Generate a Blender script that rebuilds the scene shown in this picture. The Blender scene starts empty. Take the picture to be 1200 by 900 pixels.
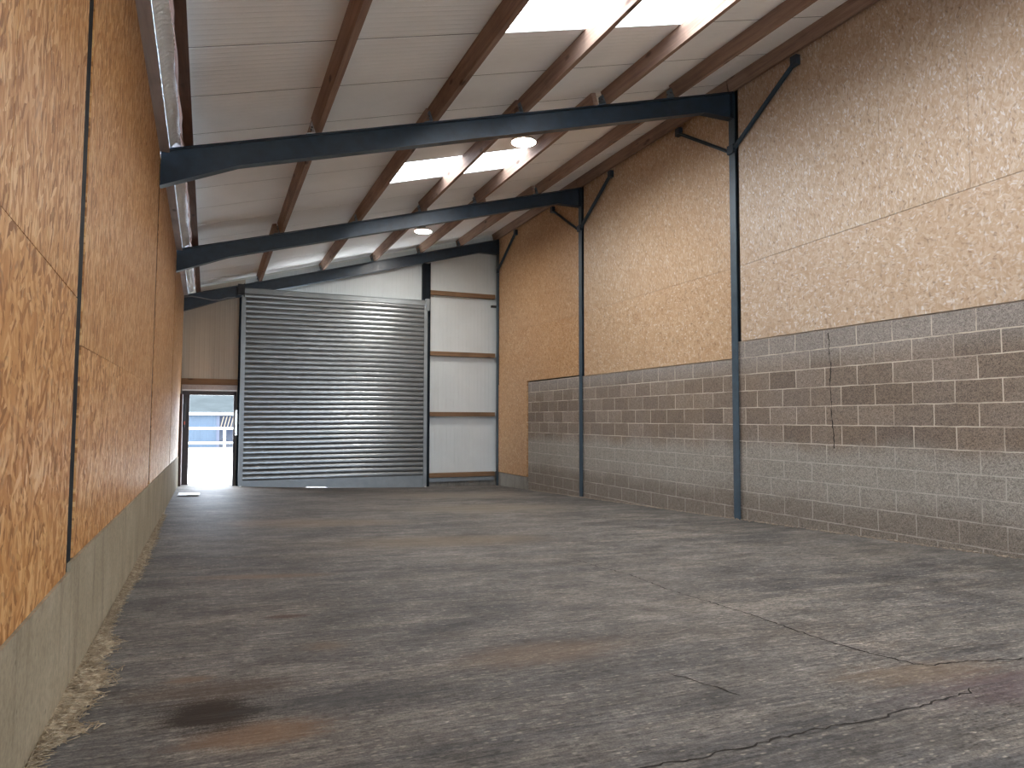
import bpy, bmesh, math, random
from mathutils import Vector, Matrix
C = bpy.context.scene.collection
PI = math.pi
rnd = random.Random(7)
ZO = 1.1                      # camera height above the floor at its foot
# ------------------------------------------------------------------ layout
XR = 6.627                    # face of the block wall
YE = 16.70                    # face of the gable cladding
FR = (7.70, 12.12, 16.494)    # portal frames
S = .268                      # roof slope
def zt(x): return 2.80 + S * x            # top of rafters
def zp(x): return 2.99 + S * x            # underside of roof sheets
ANG = math.atan(S)
def XL(y, z): return -.48 - .0095 * y + .0085 * (z + .6)
def fz(x, y):
    s = (x + .6) / 7.23
    sc = min(max(s, 0), 1)
    return (1 - s) * (-.995 - .024 * y) + s * (-1.085 - .0343 * y) - .05 * math.sin(PI * sc) * max(y, 0) / 16.5

# ------------------------------------------------------------------ helpers
class MB:
    def __init__(self): self.bm = bmesh.new(); self.mi = 0
    def face(self, vs):
        try:
            f = self.bm.faces.new(vs); f.material_index = self.mi; return f
        except ValueError: return None
    def hexa(self, p):        # 8 points: bottom loop, top loop
        v = [self.bm.verts.new(q) for q in p]
        for f in ((3,2,1,0),(4,5,6,7),(0,1,5,4),(1,2,6,5),(2,3,7,6),(3,0,4,7)): self.face([v[i] for i in f])
        return self
    def box(self, x0, x1, y0, y1, z0, z1):
        return self.hexa([(x0,y0,z0),(x1,y0,z0),(x1,y1,z0),(x0,y1,z0),(x0,y0,z1),(x1,y0,z1),(x1,y1,z1),(x0,y1,z1)])
    def prism(self, poly, f0, f1):          # poly: list of 2D, f0/f1 map (u,v)->3D
        a = [self.bm.verts.new(f0(*q)) for q in poly]; b = [self.bm.verts.new(f1(*q)) for q in poly]
        n = len(poly)
        self.face(a[::-1]); self.face(b)
        for i in range(n): self.face([a[i], a[(i+1)%n], b[(i+1)%n], b[i]])
        return self
    def bar(self, a, b, w, h, up=(0,0,1)):
        a = Vector(a); b = Vector(b); d = (b-a).normalized(); s = d.cross(Vector(up)).normalized(); u = s.cross(d)
        s *= w/2; u *= h/2
        return self.hexa([a-s-u,a+s-u,b+s-u,b-s-u,a-s+u,a+s+u,b+s+u,b-s+u])
    def tube(self, pts, r, n=8, cap=True):
        pts = [Vector(p) for p in pts]; rings = []
        for i, p in enumerate(pts):
            d = (pts[min(i+1,len(pts)-1)] - pts[max(i-1,0)]).normalized()
            ref = Vector((0,0,1)) if abs(d.z) < .9 else Vector((1,0,0))
            s = d.cross(ref).normalized(); u = s.cross(d)
            rings.append([self.bm.verts.new(p + s*(r*math.cos(2*PI*k/n)) + u*(r*math.sin(2*PI*k/n))) for k in range(n)])
        for a, b in zip(rings, rings[1:]):
            for k in range(n):
                f = self.face([a[k], a[(k+1)%n], b[(k+1)%n], b[k]])
                if f: f.smooth = True
        if cap: self.face(rings[0][::-1]); self.face(rings[-1])
        return self
    def lathe(self, prof, c, n=32, cap0=True, cap1=True):     # prof: (r, z) pairs around a vertical axis
        rings = []
        for r, z in prof:
            rings.append([self.bm.verts.new((c[0]+r*math.cos(2*PI*k/n), c[1]+r*math.sin(2*PI*k/n), c[2]+z)) for k in range(n)])
        for a, b in zip(rings, rings[1:]):
            for k in range(n): self.face([a[k], a[(k+1)%n], b[(k+1)%n], b[k]])
        if cap0: self.face(rings[0][::-1])
        if cap1: self.face(rings[-1])
        return self
    def sheet(self, rows, close=False):      # grid of points
        vv = [[self.bm.verts.new(p) for p in r] for r in rows]
        for a, b in zip(vv, vv[1:]):
            for i in range(len(a)-1): self.face([a[i], a[i+1], b[i+1], b[i]])
        return self
    def bevel(self, w, seg=1):
        bmesh.ops.bevel(self.bm, geom=self.bm.edges[:] , offset=w, segments=seg, affect='EDGES', clamp_overlap=True)
        return self
    def build(self, name, mats, parent=None, base=None, shift=True, normals=True):
        if normals: bmesh.ops.recalc_face_normals(self.bm, faces=self.bm.faces)
        b = Vector(base) if base is not None else (Vector(parent['_b']) if parent is not None and '_b' in parent else Vector((0,0,0)))
        for v in self.bm.verts: v.co -= b
        me = bpy.data.meshes.new(name); self.bm.to_mesh(me); self.bm.free()
        for m in (mats if isinstance(mats, (list, tuple)) else [mats]): me.materials.append(m)
        o = bpy.data.objects.new(name, me); C.objects.link(o)
        if parent is None: o.location = b + Vector((0,0,ZO))
        else: o.parent = parent
        return o
def tag(o, label, cat, group=None, kind=None):
    o['label'] = label; o['category'] = cat
    if group: o['group'] = group
    if kind: o['kind'] = kind
    return o
def thing(name, label, cat, base, group=None):
    o = bpy.data.objects.new(name, None); C.objects.link(o)
    o.location = Vector(base) + Vector((0,0,ZO)); o.empty_display_size = .1
    o['_b'] = tuple(base)
    return tag(o, label, cat, group)
def struct(o): o['kind'] = 'structure'; return o

# ------------------------------------------------------------------ materials
class NT:
    def __init__(self, name):
        self.m = bpy.data.materials.new(name); self.m.use_nodes = True
        self.t = self.m.node_tree; self.n = self.t.nodes; self.l = self.t.links
        self.b = self.n['Principled BSDF']
    def new(self, typ, **kw):
        x = self.n.new(typ)
        for k, v in kw.items(): setattr(x, k, v)
        return x
    def put(self, sock, v):
        if v is None: return
        if isinstance(v, bpy.types.NodeSocket): self.l.new(v, sock)
        else: sock.default_value = v
    def math(self, op, a, b=None, c=None, clamp=False):
        x = self.new('ShaderNodeMath', operation=op, use_clamp=clamp)
        self.put(x.inputs[0], a); self.put(x.inputs[1], b); self.put(x.inputs[2], c)
        return x.outputs[0]
    def vmath(self, op, a, b=None):
        x = self.new('ShaderNodeVectorMath', operation=op)
        self.put(x.inputs[0], a)
        if b is not None: self.put(x.inputs[1], b)
        return x.outputs['Value'] if op in ('LENGTH','DISTANCE','DOT_PRODUCT') else x.outputs[0]
    def pos(self): return self.new('ShaderNodeNewGeometry').outputs['Position']
    def xyz(self, v):
        x = self.new('ShaderNodeSeparateXYZ'); self.put(x.inputs[0], v); return x.outputs
    def vec(self, x, y, z):
        c = self.new('ShaderNodeCombineXYZ')
        for i, q in enumerate((x, y, z)): self.put(c.inputs[i], q)
        return c.outputs[0]
    def mapping(self, v, loc=(0,0,0), rot=(0,0,0), sc=(1,1,1)):
        x = self.new('ShaderNodeMapping'); self.put(x.inputs[0], v)
        x.inputs[1].default_value = loc; x.inputs[2].default_value = rot; x.inputs[3].default_value = sc
        return x.outputs[0]
    def noise(self, v, scale, detail=3, rough=.55, dim='3D', dist=0):
        x = self.new('ShaderNodeTexNoise', noise_dimensions=dim); self.put(x.inputs['Vector'], v)
        x.inputs['Scale'].default_value = scale; x.inputs['Detail'].default_value = detail
        x.inputs['Roughness'].default_value = rough; x.inputs['Distortion'].default_value = dist
        return x.outputs['Fac']
    def voro(self, v, scale, dim='2D', feat='F1', rand=1):
        x = self.new('ShaderNodeTexVoronoi', voronoi_dimensions=dim, feature=feat); self.put(x.inputs['Vector'], v)
        x.inputs['Scale'].default_value = scale; x.inputs['Randomness'].default_value = rand
        return x.outputs
    def ramp(self, f, stops, interp='LINEAR'):
        x = self.new('ShaderNodeValToRGB'); self.put(x.inputs[0], f); r = x.color_ramp; r.interpolation = interp
        while len(r.elements) < len(stops): r.elements.new(.5)
        for e, (p, c) in zip(r.elements, stops):
            e.position = p
            e.color = (c, c, c, 1) if isinstance(c, (int, float)) else (*c, 1)
        return x.outputs[0]
    def mix(self, f, a, b, mode='MIX'):
        x = self.new('ShaderNodeMix', data_type='RGBA', blend_type=mode)
        self.put(x.inputs[0], f)
        for s, v in ((x.inputs[6], a), (x.inputs[7], b)):
            self.put(s, (*v, 1) if isinstance(v, tuple) and len(v) == 3 else v)
        return x.outputs[2]
    def fmix(self, f, a, b):
        x = self.new('ShaderNodeMix', data_type='FLOAT')
        self.put(x.inputs[0], f); self.put(x.inputs[2], a); self.put(x.inputs[3], b)
        return x.outputs[0]
    def rng(self, f, a, b, c=0., d=1., smooth=False):
        x = self.new('ShaderNodeMapRange'); x.clamp = True
        if smooth: x.interpolation_type = 'SMOOTHSTEP'
        self.put(x.inputs[0], f)
        for i, q in enumerate((a, b, c, d)): x.inputs[i+1].default_value = q
        return x.outputs[0]
    def bump(self, h, strength=.3, dist=.01):
        x = self.new('ShaderNodeBump'); x.inputs['Strength'].default_value = strength; x.inputs['Distance'].default_value = dist
        self.put(x.inputs['Height'], h); return x.outputs[0]
    def out(self, color=None, rough=None, metal=None, normal=None, spec=None):
        b = self.b
        if color is not None: self.put(b.inputs['Base Color'], (*color, 1) if isinstance(color, tuple) else color)
        if rough is not None: self.put(b.inputs['Roughness'], rough)
        if metal is not None: self.put(b.inputs['Metallic'], metal)
        if normal is not None: self.put(b.inputs['Normal'], normal)
        if spec is not None: self.put(b.inputs['Specular IOR Level'], spec)
        return self.m
def objrand(t):
    return t.new('ShaderNodeObjectInfo').outputs['Random']

def mat_osb(name, angles, stretch=(46, 10), tint=(1, 1, 1), contrast=1., fleck=.45):
    t = NT(name)
    p = t.xyz(t.pos()); r = objrand(t)
    u = t.math('ADD', p[1], t.math('MULTIPLY', r, 37.)); v = t.math('ADD', p[2], t.math('MULTIPLY', r, 19.))
    base = t.vec(u, v, 0.)
    wob = t.new('ShaderNodeTexNoise', noise_dimensions='2D'); t.put(wob.inputs['Vector'], base)
    wob.inputs['Scale'].default_value = 9; wob.inputs['Detail'].default_value = 1
    off = t.vmath('SCALE', t.vmath('SUBTRACT', wob.outputs['Color'], (.5,.5,.5)))
    off.node.inputs['Scale'].default_value = .035
    base = t.vmath('ADD', base, off)
    best = None; col = None; edge = None
    for i, a in enumerate(angles):
        q = t.mapping(base, loc=(i*3.7, i*1.9, 0))
        q = t.mapping(q, rot=(0, 0, a))
        q = t.mapping(q, sc=(stretch[0]*(1+.22*(i%3)-.15), stretch[1]*(1+.25*((i+1)%3)-.2), 1))
        vo = t.voro(q, 1.)
        c = t.new('ShaderNodeSeparateColor'); t.put(c.inputs[0], vo['Color'])
        pick, val, d = c.outputs[0], c.outputs[1], vo['Distance']
        if best is None: best, col, edge = pick, val, d
        else:
            f = t.math('GREATER_THAN', pick, best)
            best = t.math('MAXIMUM', pick, best); col = t.fmix(f, col, val); edge = t.fmix(f, edge, d)
    big = t.noise(base, 1.3, 3, .6, '2D')
    fine = t.noise(t.mapping(base, sc=(170, 16, 1)), 1., 3, .7, '2D')
    col = t.math('ADD', t.math('ADD', .5, t.math('MULTIPLY', t.math('SUBTRACT', col, .5), .95*contrast)), t.math('MULTIPLY', t.math('SUBTRACT', fine, .5), .6*contrast))
    def k(c): return tuple(a*b for a, b in zip(c, tint))
    c = t.ramp(col, [(0., k((.26,.125,.045))), (.12, k((.40,.20,.078))), (.35, k((.49,.27,.112))), (.65, k((.55,.32,.145))), (.88, k((.62,.395,.20))), (1., k((.70,.50,.30)))])
    # a few very pale and very dark strands
    for n_, (an, fs) in enumerate(((.12, .8), (-.5 if len(angles) < 6 else -1.1, 1.2), (.55 if len(angles) < 6 else 1.3, .95))):
        q = t.mapping(t.mapping(base, loc=(n_*5.3, n_*2.7, 0)), rot=(0,0,an)); q = t.mapping(q, sc=(stretch[0]*fs, stretch[1]*1.5*fs, 1)); vo = t.voro(q, 1.)
        cc = t.new('ShaderNodeSeparateColor'); t.put(cc.inputs[0], vo['Color'])
        inside = t.math('MULTIPLY', t.rng(vo['Distance'], .6, .3), t.math('MULTIPLY', cc.outputs[1], fleck))
        c = t.mix(t.math('MULTIPLY', t.rng(cc.outputs[0], .90, .93), inside), c, k((.78,.60,.38)))
        c = t.mix(t.math('MULTIPLY', t.rng(cc.outputs[0], .075, .05), inside), c, k((.20,.10,.045)))
    # dark slits between strands
    slit = t.math('MULTIPLY', t.rng(edge, .55, .85), t.rng(t.noise(base, 26, 2, .5, '2D'), .5, .68))
    c = t.mix(t.math('MULTIPLY', slit, .5*contrast), c, (.16,.075,.03))
    c = t.mix(t.rng(big, .35, .7, 0., .22), c, k((.44,.22,.085)))
    h = t.math('ADD', t.math('MULTIPLY', best, .6), t.math('MULTIPLY', edge, -.5))
    return t.out(c, t.rng(col, 0., 1., .58, .40), normal=t.bump(h, .22, .003), spec=.42)

def mat_blocks():
    t = NT('block_masonry')
    pos = t.pos(); p = t.xyz(pos)
    # course lines at z = 1.068 - .225 k, vertical joints of the fourth course at y = 7.318 - .45 i
    u = t.math('ADD', p[1], 45.*.45 - 7.318 - .225 + .003)
    v = t.math('ADD', p[2], -(1.068 + ZO) + .225*20 + .005)
    wob = t.noise(t.vec(u, v, 0.), 5., 2, .5, '2D')
    v2 = t.math('ADD', v, t.math('MULTIPLY', t.math('SUBTRACT', wob, .5), .012))
    u2 = t.math('ADD', u, t.math('MULTIPLY', t.math('SUBTRACT', wob, .5), .012))
    br = t.new('ShaderNodeTexBrick', offset=.5, offset_frequency=2, squash=1, squash_frequency=2)
    t.put(br.inputs['Vector'], t.vec(u2, v2, 0.))
    br.inputs['Scale'].default_value = 1.; br.inputs['Brick Width'].default_value = .45; br.inputs['Row Height'].default_value = .225
    br.inputs['Mortar Size'].default_value = .0065; br.inputs['Mortar Smooth'].default_value = .25
    br.inputs['Color1'].default_value = (0,0,0,1); br.inputs['Color2'].default_value = (1,1,1,1); br.inputs['Mortar'].default_value = (.5,.5,.5,1)
    val = t.xyz(br.outputs['Color'])[0]
    mort = br.outputs['Fac']
    grain = t.noise(pos, 120, 2, .75)
    speck = t.voro(t.vec(p[1], p[2], 0.), 70.)
    sp = t.new('ShaderNodeSeparateColor'); t.put(sp.inputs[0], speck['Color'])
    c = t.mix(val, (.175,.138,.112), (.275,.225,.188))
    big = t.noise(pos, 1.1, 3, .6)
    c = t.mix(t.rng(big, .35, .7, 0., .6), c, (.225,.168,.12))
    # grey splash zone at the foot, washed top courses
    zz = t.math('ADD', p[2], t.math('MULTIPLY', t.math('SUBTRACT', big, .5), .35))
    zz = t.math('SUBTRACT', zz, t.math('MULTIPLY', t.math('SUBTRACT', p[1], 6.), -.012))
    low = t.rng(zz, .28 + .38, .28 + .62, 1., 0., True)
    c = t.mix(t.math('MULTIPLY', low, .85), c, (.33,.305,.27))
    mud = t.rng(zz, .03, .30, 1., 0., True)
    c = t.mix(t.math('MULTIPLY', mud, .7), c, (.19,.155,.125))
    top = t.rng(zz, 1.66, 2.0, 0., 1., True)
    c = t.mix(t.math('MULTIPLY', top, .7), c, (.30,.275,.255))
    g = t.math('ADD', t.rng(grain, .36, .64, .52, 1.2), t.math('MULTIPLY', t.math('SUBTRACT', sp.outputs[0], .5), .35))
    gv = t.vec(g, g, g)
    c = t.mix(1., c, gv, 'MULTIPLY')
    worn = t.rng(t.noise(pos, 3.2, 2, .5), .40, .56, .45, 1.)
    worn = t.math('MULTIPLY', worn, t.fmix(low, 1., .7))
    mc = t.mix(low, (.52,.45,.37), (.46,.42,.37))
    c = t.mix(t.math('MULTIPLY', mort, worn), c, mc)
    h = t.math('SUBTRACT', t.math('MULTIPLY', grain, .6), t.math('MULTIPLY', mort, .8))
    return t.out(c, .93, normal=t.bump(h, .55, .008), spec=.2)

def mat_concrete(name, a, b, rough=.85, stain=True):
    t = NT(name); pos = t.pos(); p = t.xyz(pos)
    n1 = t.noise(pos, 2.2, 4, .6); n2 = t.noise(pos, 45, 3, .65)
    c = t.mix(t.rng(n1, .3, .7), a, b)
    if stain:
        run = t.noise(t.mapping(pos, sc=(4, 5, .7)), 1.6, 3, .6)
        c = t.mix(t.rng(run, .52, .72, 0., .55), c, tuple(x*.55 for x in a))
        pit = t.voro(pos, 9., '3D')['Distance']
        c = t.mix(t.rng(pit, .04, .09, .6, 0.), c, tuple(x*.35 for x in a))
    c = t.mix(1., c, t.ramp(n2, [(.3, .8), (.7, 1.12)]), 'MULTIPLY')
    return t.out(c, rough, normal=t.bump(n2, .3, .004), spec=.25)

def mat_floor():
    t = NT('worn_concrete_floor'); pos = t.pos(); p = t.xyz(pos)
    ang = .05
    br1 = t.noise(t.mapping(pos, rot=(0,0,ang), sc=(1.3, 34, 1)), 1., 4, .65)
    br2 = t.noise(t.mapping(pos, rot=(0,0,-.03), sc=(.5, 5.5, 1)), 1., 4, .6)
    br3 = t.noise(t.mapping(pos, rot=(0,0,ang), sc=(3.5, 90, 1)), 1., 3, .7)
    patch = t.noise(t.mapping(pos, sc=(.55, .9, 1)), 1., 5, .62, dist=.4)
    warm = t.noise(t.mapping(pos, loc=(7,3,0), sc=(.8, 1.5, 1)), 1., 4, .6)
    c = t.mix(t.rng(patch, .36, .64), (.071,.066,.063), (.136,.121,.107))
    c = t.mix(t.rng(warm, .50, .70, 0., .3), c, (.150,.118,.088))
    c = t.mix(t.rng(br2, .50, .68, 0., .65), c, (.165,.145,.122))
    c = t.mix(t.rng(br2, .44, .30, 0., .6), c, (.058,.055,.055))
    c = t.mix(t.rng(br1, .50, .72, 0., .5), c, (.17,.148,.125))
    c = t.mix(t.rng(br1, .48, .30, 0., .6), c, (.036,.034,.033))
    c = t.mix(1., c, t.ramp(br3, [(.28, .62), (.72, 1.4)]), 'MULTIPLY')
    g = t.noise(pos, 120, 2, .7)
    c = t.mix(1., c, t.ramp(g, [(.3, .56), (.7, 1.06)]), 'MULTIPLY')
    sp = t.voro(t.mapping(pos, sc=(30, 70, 1)), 1.)
    spc = t.new('ShaderNodeSeparateColor'); t.put(spc.inputs[0], sp['Color'])
    dot = t.rng(sp['Distance'], .45, .2)
    c = t.mix(t.math('MULTIPLY', t.math('MULTIPLY', t.rng(spc.outputs[0], .86, .95), dot), .55), c, (.24,.21,.17))
    c = t.mix(t.math('MULTIPLY', t.math('MULTIPLY', t.rng(spc.outputs[0], .2, .08), dot), .6), c, (.022,.019,.017))
    g2 = t.noise(t.mapping(pos, sc=(14, 42, 1)), 1., 4, .75)
    c = t.mix(1., c, t.ramp(g2, [(.3, .55), (.5, 1.), (.72, 1.6)]), 'MULTIPLY')
    c = t.mix(1., c, (1.20,1.22,1.25), 'MULTIPLY')
    mot = t.noise(t.mapping(pos, sc=(2.2, 3.6, 1)), 1., 5, .65, dist=.5)
    c = t.mix(1., c, t.ramp(mot, [(.28, .62), (.5, 1.), (.72, 1.45)]), 'MULTIPLY')
    wet = None
    def blot(cx, cy, rx, ry, rot, col, k, e0=1.25, e1=.3, br=.8):
        nonlocal c
        q = t.mapping(pos, loc=(-cx, -cy, 0)); q = t.mapping(q, rot=(0,0,rot)); q = t.mapping(q, sc=(1/rx, 1/ry, 0))
        d = t.math('ADD', t.vmath('LENGTH', q), t.math('MULTIPLY', t.math('SUBTRACT', br1, .5), br*2))
        d = t.math('ADD', d, t.math('MULTIPLY', t.math('SUBTRACT', g, .5), .8))
        f = t.rng(d, e0, e1, 0., k, True)
        c = t.mix(f, c, col); return f
    blot(.16, 2.60, .28, .13, 0, (.16,.09,.045), .65, 1.2, .4, .7)
    blot(.02, 2.86, .17, .18, 0, (.018,.010,.005), .95, 1.35, .55, 1.1)
    blot(.02, 3.12, .34, .13, .1, (.06,.038,.024), .6, 1.3, .4, 1.2)
    blot(-.07, 3.28, .10, .05, 0, (.17,.10,.055), .5, 1.3, .3, 1.)
    blot(.42, 4.25, .14, .05, .1, (.055,.028,.016), .8)
    blot(.35, 5.55, .55, .10, .15, (.16,.095,.055), .5)
    blot(.53, 3.58, .12, .10, 0, (.17,.11,.065), .35, 1.3, .2, .9)
    blot(.55, 2.83, .42, .16, .1, (.028,.028,.030), .6)
    blot(1.5, 3.1, .5, .2, 0, (.15,.095,.055), .45)
    blot(2.9, 2.2, .5, .16, .1, (.15,.10,.06), .45)
    blot(3.4, 1.9, .9, .2, .1, (.085,.052,.06), .5)
    blot(2.2, 7.0, 1.3, .5, .1, (.17,.125,.08), .5)
    blot(1.2, 9.0, 1.2, .5, .1, (.18,.13,.085), .45)
    blot(4.0, 10.5, 1.6, .8, .1, (.20,.165,.12), .5)
    blot(4.5, 13.5, 1.8, 1.0, .1, (.22,.19,.15), .5)
    # polished, damp tracks towards the small door
    q = t.mapping(pos, loc=(-.15, -11.5, 0)); q = t.mapping(q, sc=(1/.75, 1/6.0, 0))
    wet = t.rng(t.math('ADD', t.vmath('LENGTH', q), t.math('MULTIPLY', t.math('SUBTRACT', br2, .5), 2.)), 1.2, .3, 0., 1., True)
    rough = t.math('ADD', t.rng(br1, .3, .7, .62, .80), t.math('MULTIPLY', wet, -.10))
    h = t.math('ADD', t.math('MULTIPLY', br1, .7), t.math('ADD', t.math('MULTIPLY', br3, .35), t.math('MULTIPLY', g, .25)))
    return t.out(c, rough, normal=t.bump(h, .5, .006), spec=.20)

def mat_wood(name, a, b, axis=1, rough=.75, knots=True, fresh=1.):
    t = NT(name); pos = t.pos(); r = objrand(t)
    q = t.vmath('ADD', pos, t.vec(t.math('MULTIPLY', r, 31.), t.math('MULTIPLY', r, 17.), t.math('MULTIPLY', r, 9.)))
    sc = [22, 22, 22]; sc[axis] = 1.2
    g = t.noise(t.mapping(q, sc=tuple(sc)), 1., 5, .65, dist=.6)
    m = t.noise(q, 1.6, 3, .6)
    c = t.mix(t.rng(g, .32, .68), a, b)
    c = t.mix(t.rng(m, .5, .75, 0., .5), c, tuple(x*.55 for x in a))
    if knots:
        sk = [6, 6, 6]; sk[axis] = 2.2
        k = t.voro(t.mapping(q, sc=tuple(sk)), 1., '3D')['Distance']
        c = t.mix(t.rng(k, .10, .19, .8, 0.), c, tuple(x*.3 for x in a))
    return t.out(c, rough, normal=t.bump(g, .25, .004), spec=.25)

def mat_plain(name, col, rough=.6, metal=0., var=.15, nscale=6, spec=.4, bumpk=0.):
    t = NT(name); pos = t.pos(); n = t.noise(pos, nscale, 3, .6)
    c = t.mix(1., (*col, 1), t.ramp(n, [(.25, 1-var), (.75, 1+var)]), 'MULTIPLY')
    return t.out(c, t.rng(n, .3, .7, rough-.06, rough+.06), metal, t.bump(n, bumpk, .004) if bumpk else None, spec)

def mat_sheet(name, col, axis, per, rough=.5, var=.06, k=.35):     # lightly ribbed coated steel
    t = NT(name); pos = t.pos(); p = t.xyz(pos)
    s = t.math('SINE', t.math('MULTIPLY', p[axis], 2*PI/per))
    s = t.rng(s, .35, .95, 0., 1., True)
    n = t.noise(pos, 1.3, 3, .6)
    c = t.mix(1., (*col, 1), t.ramp(n, [(.25, 1-var), (.75, 1+var)]), 'MULTIPLY')
    return t.out(c, rough, normal=t.bump(s, k, .006), spec=.35)

def mat_galv():
    t = NT('galvanised_slats'); pos = t.pos()
    n = t.noise(t.mapping(pos, sc=(3, 1, 30)), 1., 3, .6); m = t.noise(pos, 1.2, 2, .5)
    c = t.mix(t.rng(n, .3, .7), (.21,.22,.225), (.275,.285,.29))
    c = t.mix(t.rng(m, .45, .7, 0., .3), c, (.22,.23,.24))
    return t.out(c, t.rng(m, .3, .7, .285, .32), .78)

def mat_foil():
    t = NT('crinkled_foil'); pos = t.pos()
    n = t.noise(t.mapping(pos, sc=(12, 26, 12)), 1., 3, .6); w = t.noise(pos, 40, 2, .6)
    h = t.math('ADD', n, t.math('MULTIPLY', w, .3))
    return t.out(t.mix(n, (.72,.74,.76), (.95,.96,.97)), .42, .2, t.bump(h, .9, .02))

def mat_emit(name, col, s):
    t = NT(name); t.put(t.b.inputs['Base Color'], (*col, 1)); t.put(t.b.inputs['Emission Color'], (*col, 1))
    t.b.inputs['Emission Strength'].default_value = s; return t.m

def mat_grp():
    t = NT('translucent_rooflight'); o = t.n['Material Output']
    tr = t.new('ShaderNodeBsdfTransparent'); tr.inputs[0].default_value = (.93,.95,.95,1)
    tl = t.new('ShaderNodeBsdfTranslucent'); tl.inputs[0].default_value = (.9,.92,.92,1)
    m = t.new('ShaderNodeMixShader'); m.inputs[0].default_value = .45
    t.l.new(tr.outputs[0], m.inputs[1]); t.l.new(tl.outputs[0], m.inputs[2]); t.l.new(m.outputs[0], o.inputs[0])
    t.n.remove(t.b); return t.m

def mat_straw():
    t = NT('dry_straw'); r = t.noise(t.pos(), 30, 2, .6)
    return t.out(t.ramp(r, [(.3, (.17,.125,.08)), (.55, (.33,.26,.175)), (.75, (.55,.47,.34))]), .8, spec=.2)

M = {}
M['osb_up'] = mat_osb('orange_strand_board_upright_grain', (0., .28, -.3, .7, -.12), (64, 12), (.93,.78,.57), 1.35, .6)
M['osb_low'] = mat_osb('orange_strand_board_mixed_grain', (.2, -.55, .9, .45, -.8, .05), (44, 11), (.93,.76,.53), 1.35, .6)
M['osb_near_lit_up'] = mat_osb('near_lit_strand_board_upright_grain', (0., .28, -.3, .9, -.12), (62, 15), (.85,1.13,1.86), .62, .7)  # cool skylight and glare of the near bay put into the tint
M['osb_near_lit_low'] = mat_osb('near_lit_strand_board_mixed_grain', (.2, -.55, 1.2, .75, -1.0, .05), (50, 14), (.85,1.12,1.83), .62, .7)
M['osb_mid_lit_up'] = mat_osb('mid_lit_strand_board_upright_grain', (0., .28, -.3, .9, -.12), (62, 15), (.84,1.0,1.38), .7, .7)  # same board, tint toned down for the weaker light of the middle bay
M['osb_mid_lit_low'] = mat_osb('mid_lit_strand_board_mixed_grain', (.2, -.55, 1.2, .75, -1.0, .05), (50, 14), (.84,.98,1.32), .7, .7)
M['osb_far_dim_up'] = mat_osb('far_dim_strand_board_upright_grain', (0., .28, -.3, .9, -.12), (62, 15), (.80,.82,.92), .75, .7)  # same board, tint warmed and darkened for the dimmer far bay
M['osb_far_dim_low'] = mat_osb('far_dim_strand_board_mixed_grain', (.2, -.55, 1.2, .75, -1.0, .05), (50, 14), (.80,.80,.86), .75, .7)
M['block'] = mat_blocks()
M['conc'] = mat_concrete('cast_concrete', (.25,.20,.13), (.34,.28,.195))
M['conc_grey'] = mat_concrete('grey_concrete', (.20,.18,.155), (.27,.25,.22))
M['floor'] = mat_floor()
M['purlin'] = mat_wood('purlin_timber', (.20,.122,.092), (.34,.225,.165))
M['purlin_dark'] = mat_wood('rough_bark_timber', (.075,.035,.022), (.15,.072,.045))
M['eave'] = mat_wood('grey_eave_timber', (.40,.345,.33), (.52,.46,.44))
M['rail'] = mat_wood('rail_timber', (.15,.085,.045), (.25,.15,.085), axis=0)
M['steel'] = mat_plain('blue_black_steel_paint', (.016,.031,.050), .38, var=.3, nscale=9, spec=.5)
M['steel_dark'] = mat_plain('near_black_steel_paint', (.008,.011,.015), .6, var=.3, nscale=9, spec=.1)
M['steel_col'] = mat_plain('blue_grey_steel_paint', (.032,.056,.078), .42, var=.3, nscale=9, spec=.5)
M['cleat'] = mat_plain('grey_cleat_steel', (.45,.47,.48), .5, .1, .2, 30)
M['cleat_b'] = mat_plain('blue_cleat_steel', (.12,.16,.20), .45, 0., .3, 20)
M['bolt'] = mat_plain('bolt_steel', (.10,.10,.11), .4, .7, .2, 40)
M['roof'] = mat_sheet('white_roof_liner', (.90,.90,.90), 1, .0771, .45)
M['clad'] = mat_sheet('white_gable_cladding', (.58,.61,.61), 0, .10, .45)
M['clad_cream'] = mat_sheet('cream_gable_cladding', (.50,.43,.34), 0, .10, .5)
M['dark'] = mat_plain('dark_backing', (.03,.028,.026), .9, var=.3)
M['galv'] = mat_galv()
M['guide'] = mat_plain('grey_guide_steel', (.26,.28,.29), .42, .6, .12, 5)
M['foil'] = mat_foil()
M['grp'] = mat_grp()
def mat_filler():
    t = NT('foam_roof_filler'); o = t.n['Material Output']
    tl = t.new('ShaderNodeBsdfTranslucent'); tl.inputs[0].default_value = (.10,.10,.095,1)
    df = t.new('ShaderNodeBsdfDiffuse'); df.inputs[0].default_value = (.6,.6,.57,1)
    m = t.new('ShaderNodeAddShader'); t.l.new(tl.outputs[0], m.inputs[0]); t.l.new(df.outputs[0], m.inputs[1]); t.l.new(m.outputs[0], o.inputs[0])
    t.n.remove(t.b); return t.m
M['filler'] = mat_filler()
M['lampglow'] = mat_emit('lamp_lens', (1., .96, .9), 110.)
M['lampbody'] = mat_plain('lamp_housing', (.55,.55,.53), .45, .2, .1, 20)
M['doorsteel'] = mat_plain('dark_door_steel', (.055,.045,.045), .5, var=.2)
M['doorred'] = mat_plain('brown_door_edge', (.075,.04,.032), .55, var=.25)
M['lock'] = mat_plain('black_lock_case', (.02,.02,.022), .4, var=.1)
M['red'] = mat_plain('red_indicator', (.6,.10,.05), .4, var=.05)
M['bright'] = mat_plain('bright_latch_plate', (.75,.74,.70), .3, .5, .08)
M['cable'] = mat_plain('grey_cable', (.20,.20,.21), .5)
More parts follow.
